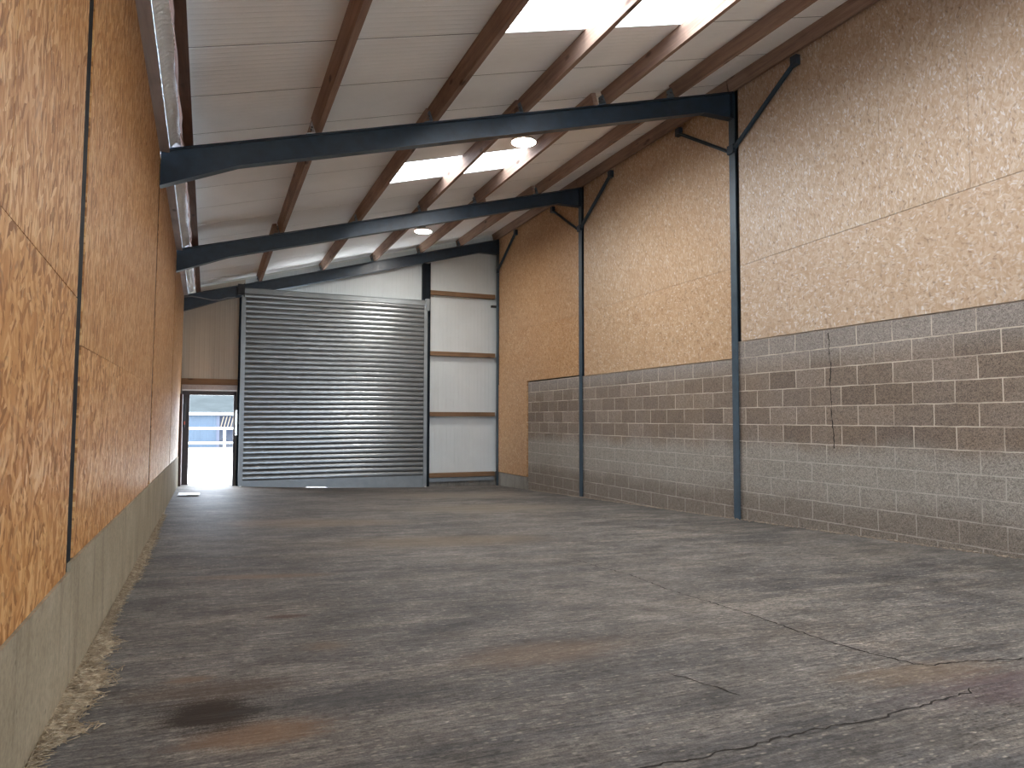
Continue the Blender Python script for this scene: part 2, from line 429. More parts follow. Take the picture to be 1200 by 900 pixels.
M['plastic'] = mat_plain('pale_plastic', (.38,.40,.42), .35, var=.3, nscale=14)
M['straw'] = mat_straw()
M['crumb'] = mat_plain('mortar_crumbs', (.26,.21,.16), .9, var=.4, nscale=40)
M['crack'] = mat_plain('crack_shadow', (.018,.014,.011), .95, var=.3, nscale=30)
M['yard'] = mat_plain('pale_yard_concrete', (.72,.71,.68), .85, var=.06, nscale=1)
M['kerb'] = mat_plain('kerb_concrete', (.42,.42,.41), .85, var=.08, nscale=2)
M['bluewall'] = mat_sheet('blue_cladding', (.017,.031,.050), 0, .30, .5, .05, .8)
M['paleroof'] = mat_plain('pale_sheet_roof', (.028,.033,.035), 1., var=.2, nscale=.8, spec=0.)
M['lilac'] = mat_plain('lilac_grey_post', (.05,.055,.075), .8, var=.05, spec=.1)
M['whitetrim'] = mat_plain('white_trim', (.8,.82,.84), .5, var=.03)
M['brownpanel'] = mat_plain('tan_shutter_slats', (.10,.075,.055), .6, var=.1)
M['winglass'] = mat_plain('dark_window_glass', (.006,.010,.020), .15, var=.1)

# ------------------------------------------------------------------ floor
def grid(x0, x1, nx, y0, y1, ny, f):
    return [[(x0+(x1-x0)*i/nx, y0+(y1-y0)*j/ny, f(x0+(x1-x0)*i/nx, y0+(y1-y0)*j/ny)) for i in range(nx+1)] for j in range(ny+1)]
b = MB(); b.sheet(grid(-1.0, 6.9, 40, -5.8, 16.9, 70, fz))
for f in b.bm.faces: f.smooth = True
floor = struct(b.build('floor', M['floor']))
def crack(pts, w0, w1, seed, lift=.0015):
    r = random.Random(seed); P = []
    for (ax, ay), (bx, by) in zip(pts, pts[1:]):
        n = max(2, int(math.hypot(bx-ax, by-ay)/.03))
        for i in range(n):
            t = i/n; P.append((ax+(bx-ax)*t + r.uniform(-.010,.010), ay+(by-ay)*t + r.uniform(-.010,.010)))
    P.append(pts[-1]); rows = []
    for i, (x, y) in enumerate(P):
        a = P[max(i-1,0)]; c = P[min(i+1,len(P)-1)]; dx, dy = c[0]-a[0], c[1]-a[1]; L = math.hypot(dx, dy) or 1
        w = (w0+(w1-w0)*i/len(P))*r.uniform(.35,1.3)*(.2 if i in (0,len(P)-1) else 1)
        nx, ny = -dy/L*w/2, dx/L*w/2
        rows.append([(x-nx, y-ny, fz(x-nx,y-ny)+lift), (x+nx, y+ny, fz(x+nx,y+ny)+lift)])
    m = MB(); m.sheet(rows); m.build('crack', M['crack'], floor, base=(0,0,0))
crack([(2.93,5.52),(2.93,5.1),(2.98,4.68),(2.92,4.15),(2.935,3.7),(2.95,3.34),(2.92,2.97),(2.906,2.68),(2.942,2.46),(2.973,2.31),(3.015,2.263)], .009, .012, 1)
crack([(3.015,2.263),(3.18,2.25),(3.352,2.207),(3.528,2.163),(3.9,2.12)], .012, .010, 2)
crack([(2.901,1.994),(2.835,1.956),(2.699,1.95),(2.474,1.925),(2.266,1.902),(2.077,1.904),(1.93,1.916),(1.744,1.901),(1.632,1.896),(1.453,1.887),(1.264,1.894),(.9,1.88)], .010, .009, 3)
crack([(1.85,2.646),(1.891,2.508),(1.93,2.391),(1.953,2.265)], .007, .010, 4)

# ------------------------------------------------------------------ walls
# side wall with the concrete upstand
def ctop(y): return -.602 if y < 3.27 else -.570 - .0155*(y-3.3)
b = MB()
ys = [-5.6, -2, 1, 2.5, 3.269, 3.271, 3.625, 3.629, 5, 7.455, 7.459, 10, 13, 16.62]
for y0, y1 in zip(ys, ys[1:]):
    if y1 - y0 < .003: continue
    if abs(y1 - y0 - .004) < .0005: continue
    x0, x1 = XL(y0,-.9)+.012, XL(y1,-.9)+.012
    z0a, z0b = fz(x0,y0)-.03, fz(x1,y1)-.03
    b.hexa([(x0-.2,y0,z0a),(x0,y0,z0a),(x1,y1,z0b),(x1-.2,y1,z0b),(x0-.2,y0,ctop(y0)),(x0,y0,ctop(y0)),(x1,y1,ctop(y1)),(x1-.2,y1,ctop(y1))])
b.mi = 1
b.hexa([(-.78,-5.6,-1.4),(-.70,-5.6,-1.4),(-.84,16.7,-1.4),(-.92,16.7,-1.4),(-.78,-5.6,2.62),(-.70,-5.6,2.62),(-.84,16.7,2.62),(-.92,16.7,2.62)])
wall_left = struct(b.build('wall_left', [M['conc'], M['dark']]))
# block wall with dark backing and a concrete strip by the gable
b = MB()
b.box(XR, XR+.2, -5.6, 7.70, -1.9, 1.068)
b.box(XR, XR+.2, 7.70, 14.67, -1.9, .843)
b.mi = 1; b.box(XR+.05, XR+.2, -5.6, 16.7, -1.9, 4.9)
b.mi = 2; b.box(XR-.01, XR+.05, 14.70, 16.67, -1.9, -1.31)
wall_right = struct(b.build('wall_right', [M['block'], M['dark'], M['conc_grey']]))
def wcrack(pts, w, seed):
    r = random.Random(seed); rows = []
    for (ay, az), (by, bz) in zip(pts, pts[1:]):
        n = max(2, int(math.hypot(by-ay, bz-az)/.03))
        for i in range(n):
            t = i/n; y = ay+(by-ay)*t+r.uniform(-.006,.006); z = az+(bz-az)*t; ww = w*r.uniform(.3,1.4)
            rows.append([(XR-.0015, y-ww/2, z), (XR-.0015, y+ww/2, z)])
    m = MB(); m.sheet(rows); m.build('crack', M['crack'], wall_right, base=(0,0,0))
wcrack([(6.13,1.02),(6.11,.85),(6.13,.84),(6.10,.62),(6.12,.40),(6.10,.17),(6.11,.05),(6.08,-.15),(6.08,-.36)], .012, 5)
# gable wall: cladding sheets around the two openings
DX0, DX1, DZ = -.56, .46, .62          # small door opening
SX0, SX1, SZ = .62, 4.68, 2.80         # roller shutter opening
b = MB()
def gable(x0, x1, z0, z1=None, mi=0):
    b.mi = mi
    za = (zp(x0)-.045) if z1 is None else z1; zb = (zp(x1)-.045) if z1 is None else z1
    b.hexa([(x0,YE,z0),(x1,YE,z0),(x1,YE+.08,z0),(x0,YE+.08,z0),(x0,YE,za),(x1,YE,zb),(x1,YE+.08,zb),(x0,YE+.08,za)])
gable(-.95, DX0, -1.6, None, 1); gable(DX0, DX1, DZ, None, 1); gable(DX1, SX0, -1.6, None, 1)
gable(SX0, SX1, SZ); gable(SX1, 6.9, -1.325)
b.mi = 2; b.box(SX1+.08, 6.75, YE-.02, YE+.2, -2.0, -1.325)
wall_back = struct(b.build('wall_back', [M['clad'], M['clad_cream'], M['conc_grey']]))
b = MB(); fa, fb = -.95, 6.9
b.hexa([(fa,YE+.01,zp(fa)-.045),(fb,YE+.01,zp(fb)-.045),(fb,YE+.05,zp(fb)-.045),(fa,YE+.05,zp(fa)-.045),(fa,YE+.01,zp(fa)),(fb,YE+.01,zp(fb)),(fb,YE+.05,zp(fb)),(fa,YE+.05,zp(fa))])
struct(b.build('trim_1', M['filler']))      # translucent filler under the roof edge
b = MB()
for x0, x1, z0 in ((-1, 1.2, -1.6), (1.2, 5.2, 1.5), (5.2, 6.9, -1.6)):  # unseen rear opening between the pieces, added to get light onto the ceiling
    b.prism([(x0,z0),(x1,z0),(x1,zp(x1)),(x0,zp(x0))], lambda u,v:(u,-5.6,v), lambda u,v:(u,-5.68,v))
struct(b.build('wall_front', M['clad']))

# ------------------------------------------------------------------ roof
PITCH = .925
LIGHTS = {-11, -6, -1, 4}          # sheets replaced by rooflights (index k: from 6.0 + k*PITCH)
RX0, RX1 = 2.36, 4.56
ceil = MB()
def rsheet(m, x0, x1, y0, y1, t=.05, lift=0.):
    m.hexa([(x0,y0,zp(x0)+lift),(x1,y0,zp(x1)+lift),(x1,y1,zp(x1)+lift),(x0,y1,zp(x0)+lift),(x0,y0,zp(x0)+t),(x1,y0,zp(x1)+t),(x1,y1,zp(x1)+t),(x0,y1,zp(x0)+t)])
panes = []
for k in range(-13, 12):
    y0, y1 = 6.0+k*PITCH+.008, 6.0+(k+1)*PITCH-.008
    if y0 < -5.8: y0 = -5.8
    if k == 11: y1 = YE + .12
    if k in LIGHTS:
        rsheet(ceil, -1.0, RX0, y0, y1); rsheet(ceil, RX1, 7.0, y0, y1); panes.append((y0, y1))
    else: rsheet(ceil, -1.0, 7.0, y0, y1)
    ceil.mi = 1
    ceil_y = y1 + .008
    if k < 11:
        if k in LIGHTS or k+1 in LIGHTS: rsheet(ceil, -1.0, RX0, ceil_y-.007, ceil_y+.007, .049, .003); rsheet(ceil, RX1, 7.0, ceil_y-.007, ceil_y+.007, .049, .003)
        else: rsheet(ceil, -1.0, 7.0, ceil_y-.007, ceil_y+.007, .049, .003)
    if k < 11 and not (k in LIGHTS or k+1 in LIGHTS): rsheet(ceil, -1.0, 7.0, ceil_y-.03, ceil_y+.03, .07, .051)
    elif k < 11: rsheet(ceil, -1.0, RX0-.02, ceil_y-.03, ceil_y+.03, .07, .051); rsheet(ceil, RX1+.02, 7.0, ceil_y-.03, ceil_y+.03, .07, .051)
    ceil.mi = 0
struct(ceil.build('ceiling', [M['roof'], M['dark']]))
for i, (y0, y1) in enumerate(panes):
    m = MB()                                   # shallow corrugations across the slope
    n = 24
    rows = []
    for j in range(n+1):
        y = y0-.02 + (y1-y0+.04)*j/n; h = .02 + .012*math.cos(j*PI/2)
        rows.append([(RX0-.02, y, zp(RX0-.02)+.05+h), (RX1+.02, y, zp(RX1+.02)+.05+h)])
    m.sheet(rows)
    struct(m.build('window_%d' % (i+1), M['grp']))

# ------------------------------------------------------------------ strand boards
BAYS = ((-5.5, 3.27), (3.335, 7.672), (7.73, 12.09), (12.15, 16.60))
def slab(y0, y1, za0, za1, zb0, zb1, off=0., th=.016):
    """left wall board, bottom z at both ends, top z at both ends"""
    m = MB()
    def q(y, z, d): return (XL(y, z)+off-d, y, z)
    m.hexa([q(y0,za0,th), q(y0,za0,0), q(y1,za1,0), q(y1,za1,th), q(y0,zb0,th), q(y0,zb0,0), q(y1,zb1,0), q(y1,zb1,th)])
    return m
G1 = 'strand boards lining the wall above the concrete upstand'
def lb(y0, y1, za0, za1, zb0, zb1, mat, label, off=0.):
    o = slab(y0, y1, za0, za1, zb0, zb1, off).build('strand_board', M[mat], base=(XL(y0,za0), y0, za0)); tag(o, label, 'wall board', G1)
T = 2.612
lb(-5.5, -.3, -.600, -.600, .64, .62, 'osb_low', 'lower strand board running behind the camera')
lb(-5.5, -.3, .645, .625, T, T, 'osb_up', 'upper strand board running behind the camera')
lb(-.297, 3.222, -.600, -.600, .62, .475, 'osb_low', 'coarse orange strand board nearest the camera, bottom edge on the concrete')
lb(-.297, 2.145, .625, .522, T, T, 'osb_up', 'tall strand board nearest the camera, above the coarse orange board')
lb(2.150, 3.218, .522, .48, T, T, 'osb_up', 'narrow tall strand board just before the wide black gap')
lb(3.375, 7.625, -.566, -.634, .30, .33, 'osb_low', 'low strand board just past the wide black gap, pale ledge under it')
lb(3.362, 5.655, .303, .318, T, T, 'osb_up', 'tall strand board just past the wide black gap')
lb(5.660, 6.905, .318, .327, T, T, 'osb_up', 'tall strand board ahead of the first haunched rafter end')
lb(6.910, 7.632, .327, .332, T, T, 'osb_up', 'narrow tall strand board meeting the first haunched rafter end')
lb(7.785, 12.06, -.638, -.704, .36, .40, 'osb_low', 'low strand board between the second gap and the third gap')
lb(7.780, 10.10, .363, .382, T, T, 'osb_up', 'tall strand board starting at the first haunched rafter end')
lb(10.105, 12.05, .382, .402, T, T, 'osb_up', 'tall strand board ending at the second haunched rafter end')
lb(12.20, 16.60, -.706, -.775, .42, .45, 'osb_low', 'low strand board beside the small open door, lit bluish')
lb(12.20, 16.60, .423, .453, T, T, 'osb_up', 'tall strand board in the last bay beside the small door')
G2 = 'strand boards above the block wall'
def rb(y0, y1, za0, za1, zb0, zb1, mat, label, xf=XR-.012):
    m = MB(); x1 = XR+.045
    m.hexa([(xf,y0,za0),(x1,y0,za0),(x1,y1,za1),(xf,y1,za1),(xf,y0,zb0),(x1,y0,zb0),(x1,y1,zb1),(xf,y1,zb1)])
    tag(m.build('strand_board', M[mat], base=(xf,y0,za0)), label, 'wall board', G2)
TR = zt(6.62) + .18
rb(-5.5, .55, 1.07, 1.07, 2.32, 2.32, 'osb_near_lit_low', 'lower strand board over the blocks behind the camera')
rb(-5.5, .55, 2.323, 2.323, TR, TR, 'osb_near_lit_up', 'upper strand board over the blocks behind the camera')
rb(.553, 7.590, 1.07, 1.07, 2.335, 2.10, 'osb_near_lit_low', 'long bright-lit strand board resting on the tall part of the block wall')
rb(.553, 4.395, 2.338, 2.212, TR, TR, 'osb_near_lit_up', 'upper strand board over the tall blocks, farthest from the posts')
rb(4.398, 5.375, 2.212, 2.18, TR, TR, 'osb_near_lit_up', 'upper strand board over the tall blocks, between two fine upright seams')
rb(5.378, 7.590, 2.18, 2.105, TR, TR, 'osb_near_lit_up', 'upper strand board behind the nearest long knee brace')
rb(7.765, 12.005, .846, .846, 2.10, 2.085, 'osb_mid_lit_low', 'strand board resting on the blocks between the two free steel posts')
rb(7.765, 12.005, 2.103, 2.088, TR, TR, 'osb_mid_lit_up', 'upper strand board between the two free steel posts')
rb(12.19, 16.43, .873, .873, 2.072, 2.13, 'osb_far_dim_low', 'strand board over the blocks in the far bay')
rb(12.19, 16.43, 2.075, 2.133, TR, TR, 'osb_far_dim_up', 'upper strand board in the far bay behind the corner brace')
rb(14.69, 16.43, -1.30, -1.305, .870, .870, 'osb_far_dim_low', 'narrow upright strand board between the end of the blocks and the corner post', XR-.022)

# ------------------------------------------------------------------ steel frames
PX = {0: (1.02, 2.32, 3.45, 4.60, 5.65), 1: (1.03, 2.30, 3.42, 4.47, 5.72), 2: (.955, 2.31, 3.49, 4.62, 5.64)}
def rafter(i, label):
    y = FR[i]; xl = XL(y, 2.5) + .003; w = .06; xr = 6.585
    t = thing('steel_rafter', label, 'rafter', (xl, y, 2.3), 'steel roof rafters')
    top = [(xl, zt(xl)), (xr, zt(xr))]
    bot = [(xl, 2.295), (.20, zt(.2)-.255), (6.10, zt(6.10)-.25), (xr, zt(6.10)-.25)]
    m = MB(); m.prism([(p, q) for p, q in bot] + [(p, q) for p, q in top[::-1]], lambda u,v:(u,y-.005,v), lambda u,v:(u,y+.005,v))
    m.build('web', M['steel'], t)
    m = MB()
    def strip(pts, th, sgn):
        lo = [(p, q) for p, q in pts]; hi = [(p, q+sgn*th) for p, q in pts]
        m.prism(lo + hi[::-1], lambda u,v:(u,y-w,v), lambda u,v:(u,y+w,v))
    strip(top, .012, -1); m.build('top_flange', M['steel'], t)
    m = MB(); strip(bot, .012, 1); m.build('bottom_flange', M['steel'], t)
    m = MB(); m.prism([(xr-.02, zt(6.1)-.24), (xr, zt(6.1)-.24), (xr, zt(xr)-.01), (xr-.02, zt(xr)-.01)], lambda u,v:(u,y-w,v), lambda u,v:(u,y+w,v))
    m.build('end_plate', M['steel'], t)
    for n, x in enumerate(PX[min(i, 2)]):                   # cleats holding the purlins
        xc = x - .068
        p0 = Vector((xc, y, zt(xc))); nrm = Vector((-math.sin(ANG),0,math.cos(ANG))); sl = Vector((math.cos(ANG),0,math.sin(ANG)))
        m = MB(); w2 = .075; a = p0 - sl*.008; 
        m.hexa([a+Vector((0,-w2,0)), p0+Vector((0,-w2,0)), p0+Vector((0,w2,0)), a+Vector((0,w2,0)), a+nrm*.13+Vector((0,-w2*.7,0)), p0+nrm*.13+Vector((0,-w2*.7,0)), p0+nrm*.13+Vector((0,w2*.7,0)), a+nrm*.13+Vector((0,w2*.7,0))])
        f = a - sl*.09
        m.hexa([f+Vector((0,-w2,0)), a+Vector((0,-w2,0)), a+Vector((0,w2,0)), f+Vector((0,w2,0)), f+nrm*.008+Vector((0,-w2,0)), a+nrm*.008+Vector((0,-w2,0)), a+nrm*.008+Vector((0,w2,0)), f+nrm*.008+Vector((0,w2,0))])
        cl = m.build('cleat', M['cleat'] if (i == 0 and n == 0) else M['cleat_b'], t)
        for dy in (-.035, .035):
            m = MB(); c = a + nrm*.075 + Vector((0,dy,0)); m.tube([c, c - sl*.014], .011, 6)
            m.build('bolt', M['bolt'], cl, base=t['_b'])
    return t
rafter(0, 'nearest dark blue steel rafter, just before the brighter round lamp')
rafter(1, 'middle steel rafter, with a sheen on its blue web')
rafter(2, 'farthest steel rafter, running behind the top of the roller shutter')
def colbox(m, y, x0, z0, z1, fw=.06):
    m.box(x0, x0+.012, y-fw, y+fw, z0, z1)
def rcolumn(i, label):
    y = FR[i]; x0 = XR-.035; zb = fz(x0, y)
    t = thing('steel_column', label, 'column', (x0, y, zb), 'steel wall columns')
    m = MB(); colbox(m, y, x0, zb, zt(x0)-.25 if False else zt(x0)-.01); m.build('flange', M['steel_col'], t)
    m = MB(); m.box(x0+.012, XR+.05, y-.006, y+.006, zb+.002, zt(x0)-.02)
    m.build('web', M['steel'], t)
    m = MB(); m.box(x0-.004, x0-.0, y-.05, y+.05, zb+.30, zb+.306); m.build('splice_line', M['steel'], t)
    return t
rcolumn(0, 'steel wall post nearest the camera, where the block wall steps up')
rcolumn(1, 'second steel wall post, in front of the blocks')
rcolumn(2, 'corner steel post between gable cladding and narrow strand board')
def lcolumn(y, label):
    x1 = XL(y, .8) - .006
    t = thing('steel_column', label, 'column', (x1, y, -.6), 'steel wall columns')
    m = MB(); q = lambda yy, z, d: (XL(yy, z) - .004 - d, yy, z)
    ya, yb = y-.07, y+.07
    m.hexa([q(ya,-.6,.012), q(ya,-.6,0), q(yb,-.6,0), q(yb,-.6,.012), q(ya,2.6,.012), q(ya,2.6,0), q(yb,2.6,0), q(yb,2.6,.012)]); m.build('flange', M['steel_dark'], t)
    m = MB(); m.box(x1-.16, x1-.022, y-.006, y+.006, -.60, 2.60); m.build('web', M['steel'], t)
lcolumn(3.275, 'dark steel column showing in the wide gap between strand boards')
lcolumn(7.70, 'dark steel column in the slit under the first haunched rafter end')
lcolumn(12.12, 'dark steel column in the slit under the second haunched rafter end')
# gable column beside the shutter
t = thing('steel_column', 'dark gable column between roller shutter and railed cladding', 'column', (4.76, 16.60, -1.63), 'steel wall columns')
m = MB(); m.box(4.665, 4.845, 16.585, 16.595, -1.64, zt(4.76)-.26); m.build('web', M['steel_dark'], t)
for x in (4.665, 4.845):
    m = MB(); m.box(x-.006, x+.006, 16.54, 16.64, -1.64, zt(x)-.27); m.build('flange', M['steel_dark'], t)
t = thing('steel_column', 'dark gable column squeezed between small door and roller shutter', 'column', (.53, 16.60, -1.47), 'steel wall columns')
m = MB(); m.box(.50, .51, 16.52, 16.66, -1.47, zt(.5)-.26); m.build('flange', M['steel_dark'], t)
m = MB(); m.box(.51, .575, 16.585, 16.595, -1.47, zt(.55)-.26); m.build('web', M['steel_dark'], t)
m = MB(); m.box(.575, .585, 16.52, 16.66, -1.48, zt(.55)-.26); m.build('flange', M['steel_dark'], t)
# knee braces
def brace(i, d, label):
    y = FR[i]; x = XR-.062
    a = Vector((x, y - d*.075, 3.76)); e = Vector((x, y - d*1.19, 4.44))
    t = thing('knee_brace', label, 'brace', a, 'angle iron knee braces')
    m = MB(); m.bar(a, e, .007, .055, (1,0,0)); m.bar(a+Vector((.024,0,.0)), e+Vector((.024,0,0)), .05, .007, (1,0,0))
    m.build('angle_bar', M['steel_col'], t)
    m = MB(); m.box(x-.008, x+.05, y-.062 if d > 0 else y+.0, y-.0 if d > 0 else y+.062, 3.70, 3.82); m.build('lower_plate', M['steel'], t)
    m = MB(); m.box(x-.02, x+.05, e.y-.05, e.y+.05, 4.40, 4.52); m.build('upper_plate', M['steel'], t)
brace(0, 1, 'long knee brace rising from the nearest post over the bright-lit boards')
brace(0, -1, 'short looking knee brace going away from the nearest post')
brace(1, 1, 'knee brace rising from the second post over the boards')
brace(1, -1, 'small knee brace going away from the second post')
brace(2, 1, 'knee brace rising from the corner post')

# ------------------------------------------------------------------ timber purlins
def purlin_mesh(name, w=.066, h=.181, wob=0.):
    m = MB(); r = random.Random(3); n = 24 if wob else 6
    ca, sa = math.cos(ANG), math.sin(ANG)
    for j in range(n+1):
        pass
    rings = []
    for j in range(n+1):
        y = j/n
        d = [r.uniform(-wob, wob) for _ in range(4)]
        prof = [(-w+d[0], 0+abs(d[1])), (0, 0), (0, h), (-w+d[2], h)]
        rings.append([m.bm.verts.new((u*ca - v*sa, y, u*sa + v*ca)) for u, v in prof])
    for p, q in zip(rings, rings[1:]):
        for k in range(4): m.face([p[k], p[(k+1)%4], q[(k+1)%4], q[k]])
    m.face(rings[0][::-1]); m.face(rings[-1])
    bmesh.ops.recalc_face_normals(m.bm, faces=m.bm.faces)
    me = bpy.data.meshes.new(name); m.bm.to_mesh(me); m.bm.free(); return me
me_p = purlin_mesh('roof_purlin'); me_p.materials.append(M['purlin'])
me_z = purlin_mesh('eave_purlin', .085, .158, .010); me_z.materials.append(M['purlin_dark'])
PB = ((-5.5, 3.27), (3.29, 7.69), (7.71, 12.11), (12.13, 16.66))
BN = ('behind the camera', 'in the bay nearest the camera', 'in the middle bay', 'in the bay by the shutter')
ON = ('first smooth', 'second', 'third', 'fourth', 'fifth')
src = bpy.data.objects.new('roof_purlin', me_p); first = True
for bi, (y0, y1) in enumerate(PB):
    xs = PX[max(bi-1, 0)]
    for n, x in enumerate(xs + (6.615,)):
        o = src if first else src.copy(); first = False; C.objects.link(o)
        o.location = (x, y0, zt(x) + .001 + ZO); o.scale = (1, y1-y0, 1)
        if n < 5: tag(o, '%s brown timber purlin from the eave, %s' % (ON[n], BN[bi]), 'purlin', 'timber roof purlins')
        else: tag(o, 'brown timber purlin topping the high board wall, %s' % BN[bi], 'purlin', 'timber roof purlins')
for bi, (y0, y1) in enumerate(PB):
    o = bpy.data.objects.new('eave_purlin', me_z); C.objects.link(o)
    x = -.215 - .006*(y0-5); o.location = (x, y0, zt(x) + .001 + ZO); o.scale = (1, y1-y0, 1); o.rotation_euler = (0,0,.006)
    if bi == 0: o.location.x += .035; o.location.z += .009
    tag(o, 'dark rough timber purlin beside the silver foil, %s' % BN[bi], 'purlin', 'timber roof purlins')

# eave board and foil insulation, one length per bay
for bi, (y0, y1) in enumerate(PB):
    y1 = min(y1, 16.49)
    xa, xb = XL(y0, 2.6), XL(y1, 2.6)
    m = MB(); ya, yb = y0+.07, y1-.08; m.hexa([(xa-.12,ya,2.618),(xa+.085,ya,2.622),(xb+.085,yb,2.622),(xb-.12,yb,2.618),(xa-.12,ya,2.655),(xa+.085,ya,2.655),(xb+.085,yb,2.655),(xb-.12,yb,2.655)])
    tag(m.build('eave_board', M['eave'], base=(xa,y0,2.618)), 'grey timber eave board on top of the strand boards, %s' % BN[bi], 'board', 'grey eave boards')
    m = MB(); r = random.Random(bi+11); rows = []; n = int((y1-y0)/.015)
    ph = [r.uniform(0, 6) for _ in range(4)]
    for j in range(n+1):
        y = y0 + .07 + (y1-y0-.15)*j/n; s = XL(y, 2.6)
        w = .018*math.sin(y*2.1+ph[0]) + .012*math.sin(y*5.3+ph[1]); row = []
        for q in range(9):
            f = q/8; x = s + .09 + .088*f + w*f*.5
            z = 2.665 + .055*f + .022*math.sin(f*PI) + .013*math.sin(y*96 + 2*f) * (.3+f*(1-f)*2.4) + r.uniform(-.004,.004)
            row.append((x, y, z))
        rows.append(row)
    m.sheet(rows)
    for f in m.bm.faces: f.smooth = True
    fo = m.build('foil_insulation', M['foil'], base=(xa+.09,y0,2.66), normals=False)
    sm = fo.modifiers.new('thick', 'SOLIDIFY'); sm.thickness = .012; sm.offset = 1
    tag(fo, 'crinkled silver foil insulation strip under the eave, %s' % BN[bi], 'insulation', 'silver foil strips')

# ------------------------------------------------------------------ roller shutter
YS = 16.385
X0s, X1s = .545, 4.715
def sz0(x): return -1.472 + (x-.545)*(-1.627+1.472)/(4.715-.545)
t = thing('roller_shutter', 'closed galvanised roller shutter of narrow horizontal slats', 'roller shutter', (2.63, YS, -1.55))
m = MB(); rows = []; pitch = .111; ztop = 2.76; zlow = -1.34
n = int(round((ztop-zlow)/pitch)); pitch = (ztop-zlow)/n; nx = 24
prof = [(0,.0),(.06,-.009),(.2,-.017),(.4,-.021),(.6,-.020),(.78,-.015),(.9,-.007),(.955,.004)]
for k in range(n):
    for f, d in prof:
        z = zlow + (k+f)*pitch
        row = []
        for i in range(nx+1):
            x = X0s+.05+(X1s-X0s-.10)*i/nx
            row.append((x, YS + d + .004*math.sin(x*1.3+z*.9), z + .0025*math.sin(x*2.3+k)*(k < 10)))
        rows.append(row)
m.sheet(rows[::-1])
cu = m.build('curtain', M['galv'], t)
m = MB(); m.prism([(X0s+.05,zlow+.004),(X1s-.05,zlow+.004),(X1s-.05,sz0(X1s)+.0),(2.42,sz0(2.42)),(2.38,sz0(2.38)+.028),(1.98,sz0(1.98)+.028),(1.94,sz0(1.94)),(X0s+.05,sz0(X0s))], lambda u,v:(u,YS-.022,v), lambda u,v:(u,YS+.008,v))
m.build('bottom_bar', M['guide'], t)
for x0, x1 in ((X0s-.005, X0s+.085), (X1s-.075, X1s+.01)):
    m = MB(); z0 = min(sz0(x0), sz0(x1))
    m.box(x0, x1, YS-.045, YS-.037, z0, 2.72); m.box(x0, x1, YS+.03, YS+.04, z0, 2.72)
    ex = x0 if x0 < 2 else x1-.008
    m.box(ex, ex+.008, YS-.037, YS+.03, z0, 2.72); m.build('guide_rail', M['guide'], t)
m = MB(); m.box(X0s+.03, X1s+.03, YS-.04, YS+.0, 2.735, 2.86); m.box(X0s+.03, X1s+.03, YS-.055, YS-.04, 2.845, 2.862); m.bevel(.004); m.build('head_plate', M['guide'], t)
m = MB(); m.box(X0s-.09, X0s+.035, YS-.10, YS+.03, 2.70, 2.93); m.box(X0s+.035, X0s+.05, YS-.12, YS+.03, 2.66, 2.95); m.bevel(.004); m.build('end_bracket', M['lock'], t)
m = MB(); m.box(X1s-.03, X1s+.06, YS-.06, YS+.04, 2.62, 2.90); m.bevel(.004); m.build('end_bracket', M['guide'], t)
for x in (X0s+.04, X1s-.02):
    m = MB(); m.box(x-.02, x+.02, YS-.075, YS-.045, sz0(x), sz0(x)+.035); m.build('floor_stop', M['bright'], t)

# ------------------------------------------------------------------ gable timber rails
G3 = 'timber rails on the gable cladding'
for z, lab in ((3.115, 'topmost timber rail on the white gable cladding beside the shutter'), (1.615, 'second timber rail from the top on the white gable cladding'), (.128, 'third timber rail from the top on the white gable cladding'), (-1.36, 'lowest timber rail on the white gable cladding near the floor')):
    m = MB(); m.box(4.855, 6.57, 16.575, YE-.002, z-.055, z+.05); m.bevel(.004)
    tag(m.build('timber_rail', M['rail'], base=(4.855,16.6,z-.055)), lab, 'rail', G3)
m = MB(); m.box(DX0-.06, .50, 16.58, YE-.002, .74, .87); m.bevel(.004)
o = tag(m.build('timber_rail', M['rail'], base=(DX0,16.6,.74)), 'thick timber rail over the small open door', 'rail', G3)
m = MB(); m.prism([(16.60,-1.43),(16.60,-1.52),(16.604,-1.52),(16.604,-1.436),(YE-.03,-1.436),(YE-.03,-1.43)], lambda u,v:(4.855,u,v), lambda u,v:(6.55,u,v))
tag(m.build('base_channel', M['guide'], base=(4.855,16.6,-1.52)), 'grey metal flashing under the lowest gable rail', 'flashing')
# small bracket on the corner post
m = MB(); m.box(6.43, 6.57, 16.50, 16.55, 2.82, 2.88); m.bevel(.005)
tag(m.build('wall_bracket', M['lock'], base=(6.43,16.5,2.82)), 'little black bracket sticking out of the corner post', 'bracket')

# ------------------------------------------------------------------ small door (part of the building)
dt = bpy.data.objects.new('door_1', None); C.objects.link(dt); dt.location = (-.05, 16.62, -1.43+ZO); dt['_b'] = (-.05, 16.62, -1.43); dt['kind'] = 'structure'
zb0, zb1 = fz(DX0, 16.6), fz(.46, 16.6)
m = MB(); m.box(-.575, -.455, 16.58, 16.70, zb0-.02, .57); m.box(-.60, -.575, 16.56, 16.66, zb0-.02, .60); m.build('jamb', M['doorsteel'], dt)
m = MB(); m.box(.425, .475, 16.56, 16.70, zb1-.02, .57); m.build('jamb', M['doorsteel'], dt)
m = MB(); m.box(-.575, .475, 16.56, 16.70, .515, .60); m.build('frame_head', M['doorsteel'], dt)
m = MB(); m.box(-.60, .49, 16.57, 16.69, .635, .735); m.build('lintel_board', M['eave'], dt)
m = MB(); m.box(-.60, .49, 16.555, 16.60, .603, .632); m.build('light_leak_strip', M['whitetrim'], dt)  # white bar standing in for daylight leaking through the gap above the frame
m = MB(); m.box(-.575, .475, 16.60, 16.74, zb1-.03, zb1+.02); m.build('threshold', M['guide'], dt)
